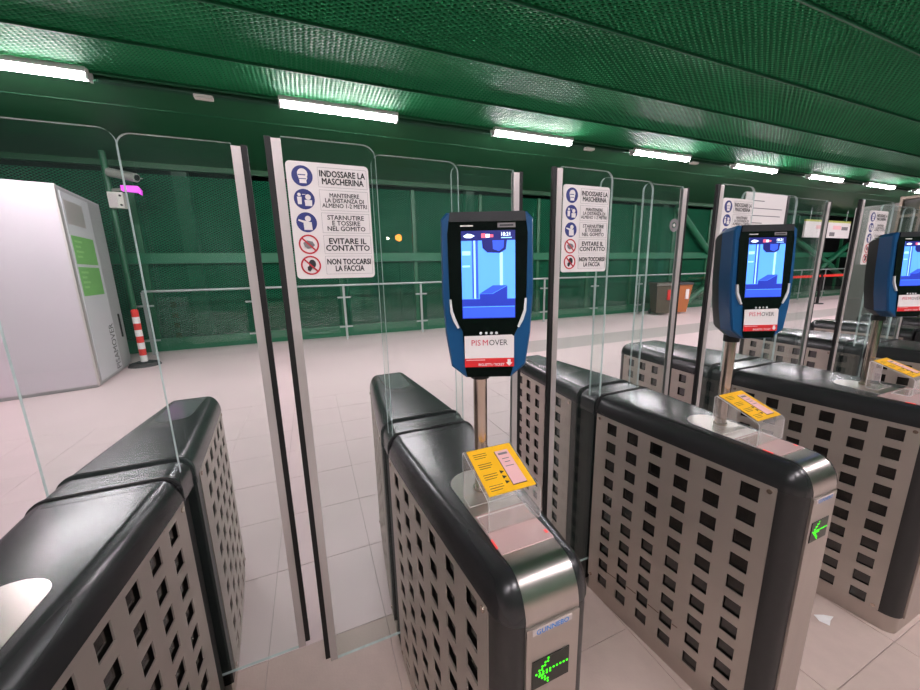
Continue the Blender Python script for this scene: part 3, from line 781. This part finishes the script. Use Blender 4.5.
# ------------------------------------------------------------------ glass railing along the back wall
rl = empty('glass_railing', (0, 7.8, 0), 0, 'long grey railing with glass panes before the green wall', 'railing')
X0, X1 = -2.5, 26.0
B().bar((X0, 0, 1.285), (X1, 0, 1.285), .024, 12).obj('handrail', 'rail', rl, 40)
pm_ = B().box(-.025, .025, -.012, .012, 0, 1.27).mesh('post', 'rail')
bk = B().box(-.15, .15, -.02, .004, -.018, .018).mesh('bracket', 'rail')
gp = B().box(-.80, .80, -.006, .006, .16, 1.16).mesh('glass_pane', 'rail_glass')
x = -.6-1.9
while x < X1+.1:
    po = link('post', pm_, rl); po.location.x = x
    for z in (1.0, .30):
        k = link('bracket', bk, po); k.location = (0, 0, z)
    if x+1.9 < X1+.1: link('glass_pane', gp, rl).location.x = x+.95
    x += 1.9

# ------------------------------------------------------------------ wheeled bins
def bin_(name, loc, m, label, rz):
    t = empty(name, loc, rz, label, 'bin', 'wheeled bins by the railing')
    def fr(w0, d0, w1, d1, z0, z1): 
        v = [(-w0, -d0, z0), (w0, -d0, z0), (w0, d0, z0), (-w0, d0, z0), (-w1, -d1, z1), (w1, -d1, z1), (w1, d1, z1), (-w1, d1, z1)]
        return B().add(v, [(0, 3, 2, 1), (4, 5, 6, 7), (0, 1, 5, 4), (1, 2, 6, 5), (2, 3, 7, 6), (3, 0, 4, 7)])
    fr(.20, .23, .27, .33, .06, .96).obj('body', m, t)
    fr(.30, .36, .27, .32, .96, 1.04).obj('lid', 'bin_dark' if m == 'bin_dark' else 'rubber', t)
    B().bar((-.24, .37, .98), (.24, .37, .98), .02).obj('handle', 'rubber', t)
    for s in (-1, 1): B().cyl((.25, .08), .08, s*.22-.02, s*.22+.02, 'x', 14).obj('wheel', 'rubber', t, 40)
    B().box(.06, .16, -.335, -.30, .5, .82).obj('label_strip', 'post_white' if m != 'bin_dark' else 'post_red', t)
    return t
bin_('wheeled_bin', (11.25, 7.3, 0), 'bin_dark', 'dark brown wheeled bin, left of the pair by the railing', -.5)
bin_('wheeled_bin', (11.95, 7.25, 0), 'bin_orange', 'orange-brown wheeled bin, right of the pair by the railing', -.3)

# ------------------------------------------------------------------ red belt barrier, far right
BX = [14.9, 18.85, 22.6]
for i, bx in enumerate(BX):
    t = empty('barrier_post', (bx, 6.5, 0), 0, ['black belt barrier post, hidden behind the second tablet', 'slanting-looking black belt barrier post between second and third tablets', 'black belt barrier post behind the far right leaf'][i], 'barrier post', 'belt barrier posts')
    B().cyl((0, 0), .19, 0, .03, 'z', 24).obj('base', 'rubber', t, 40); B().cyl((0, 0), .045, .03, 1.10, 'z', 16).obj('shaft', 'black', t, 40); B().cyl((0, 0), .06, 1.10, 1.16, 'z', 16).obj('cassette', 'shell', t, 40)
    if i: tag(B().box(BX[i-1]+.062, bx-.062, 6.49, 6.51, 1.03, 1.12).obj('barrier_belt', 'belt'), 'red belt stretched at waist height, %s length' % ('left' if i == 1 else 'right'), 'belt', 'red barrier belts')
fs_ = empty('hanging_sign', (21.25, 7.6, 2.95), 0, 'long white hanging direction sign between second and third tablets', 'sign')
B().box(-1.75, 1.75, -.03, .03, -.33, .30).obj('board', 'white', fs_); B().box(-1.75, 1.75, -.031, .031, .30, .38).obj('top_band', 'sign_yellow', fs_)
for a, b, c, d, m in ((-.95, -.25, .02, .16, 'pink'), (.35, 1.0, .02, .18, 'pink'), (1.05, 1.55, .0, .14, 'ink_grey'), (.15, .55, -.26, -.10, 'ink_grey')): B().box(a, b, -.034, -.029, c, d).obj('print_line', m, fs_)
for s in (-1, 1): B().bar((s*1.4, 0, .38), (s*1.4, 0, .83), .012).obj('hanger', 'rail', fs_)

# ------------------------------------------------------------------ grey lift enclosure, far right
lf = empty('lift_enclosure', (0, 0, 0), 0, 'grey clad enclosure with glazed corner behind the far right tablet', 'enclosure')
B().box(14.0, 14.15, 3.22, 3.86, 0, 2.95).obj('grey_panel', 'grey_wall', lf)
B().box(14.0, 18.5, 3.86, 4.0, 0, 2.95).obj('grey_panel', 'grey_wall', lf)
B().box(14.06, 14.10, .6, 3.2, .1, 3.0).obj('glass_wall', 'pane_dark', lf)
for y in (3.2, 2.86, 2.62, 2.0, 1.3, .6): B().box(13.98, 14.14, y-.025, y+.025, 0, 3.08).obj('mullion', 'mullion', lf)
for z in (3.04, 2.62, 1.1): B().box(13.97, 14.14, .6, 3.2, z-.03, z+.03).obj('transom', 'mullion', lf)

# ------------------------------------------------------------------ lamps beyond the mesh, scrap of paper
ol = empty('outside_lamp', (3.02, 9.2, 0), 0, 'glowing orange lamp beyond the mesh wall, left of the central tablet', 'lamp')
B().cyl((0, 0), .04, 0, 2.42, 'z', 12).obj('post', 'dark_void', ol)
s_ = B(); n = 10
for i in range(6):
    a, b2 = PI*i/6, PI*(i+1)/6
    s_.cyl((0, 0), .095*math.sin(a)+.001, 2.51-.095*math.cos(a), 2.51-.095*math.cos(b2), 'z', 14, r2=.095*math.sin(b2)+.001)
s_.obj('globe', 'orange_lamp', ol, 60)
o2 = empty('outside_spot', (2.72, 9.2, 2.49), 0, 'tiny white lamp just left of the orange one', 'lamp')
B().cyl((0, 0), .03, -.03, .03, 'z', 10).obj('spot', 'small_lamp', o2); B().cyl((0, 0), .012, -2.49, -.03, 'z', 8).obj('stem', 'dark_void', o2)
sc2 = B().add([(2.492, -.61, .003), (2.505, -.640, .003), (2.535, -.63, .006), (2.572, -.625, .004), (2.535, -.605, .010), (2.505, -.585, .004),
               (2.492, -.61, .0015), (2.505, -.640, .0015), (2.535, -.63, .0045), (2.572, -.625, .0025), (2.535, -.605, .0085), (2.505, -.585, .0025)],
              [(0, 1, 2), (2, 3, 4), (0, 2, 4), (0, 4, 5), (8, 7, 6), (10, 9, 8), (10, 8, 6), (11, 10, 6), (0, 6, 7, 1), (1, 7, 8, 2), (2, 8, 9, 3), (3, 9, 10, 4), (4, 10, 11, 5), (5, 11, 6, 0)]).obj('paper_scrap', 'paper')
tag(sc2, 'crumpled scrap of white paper on the floor between two cabinets', 'paper scrap')
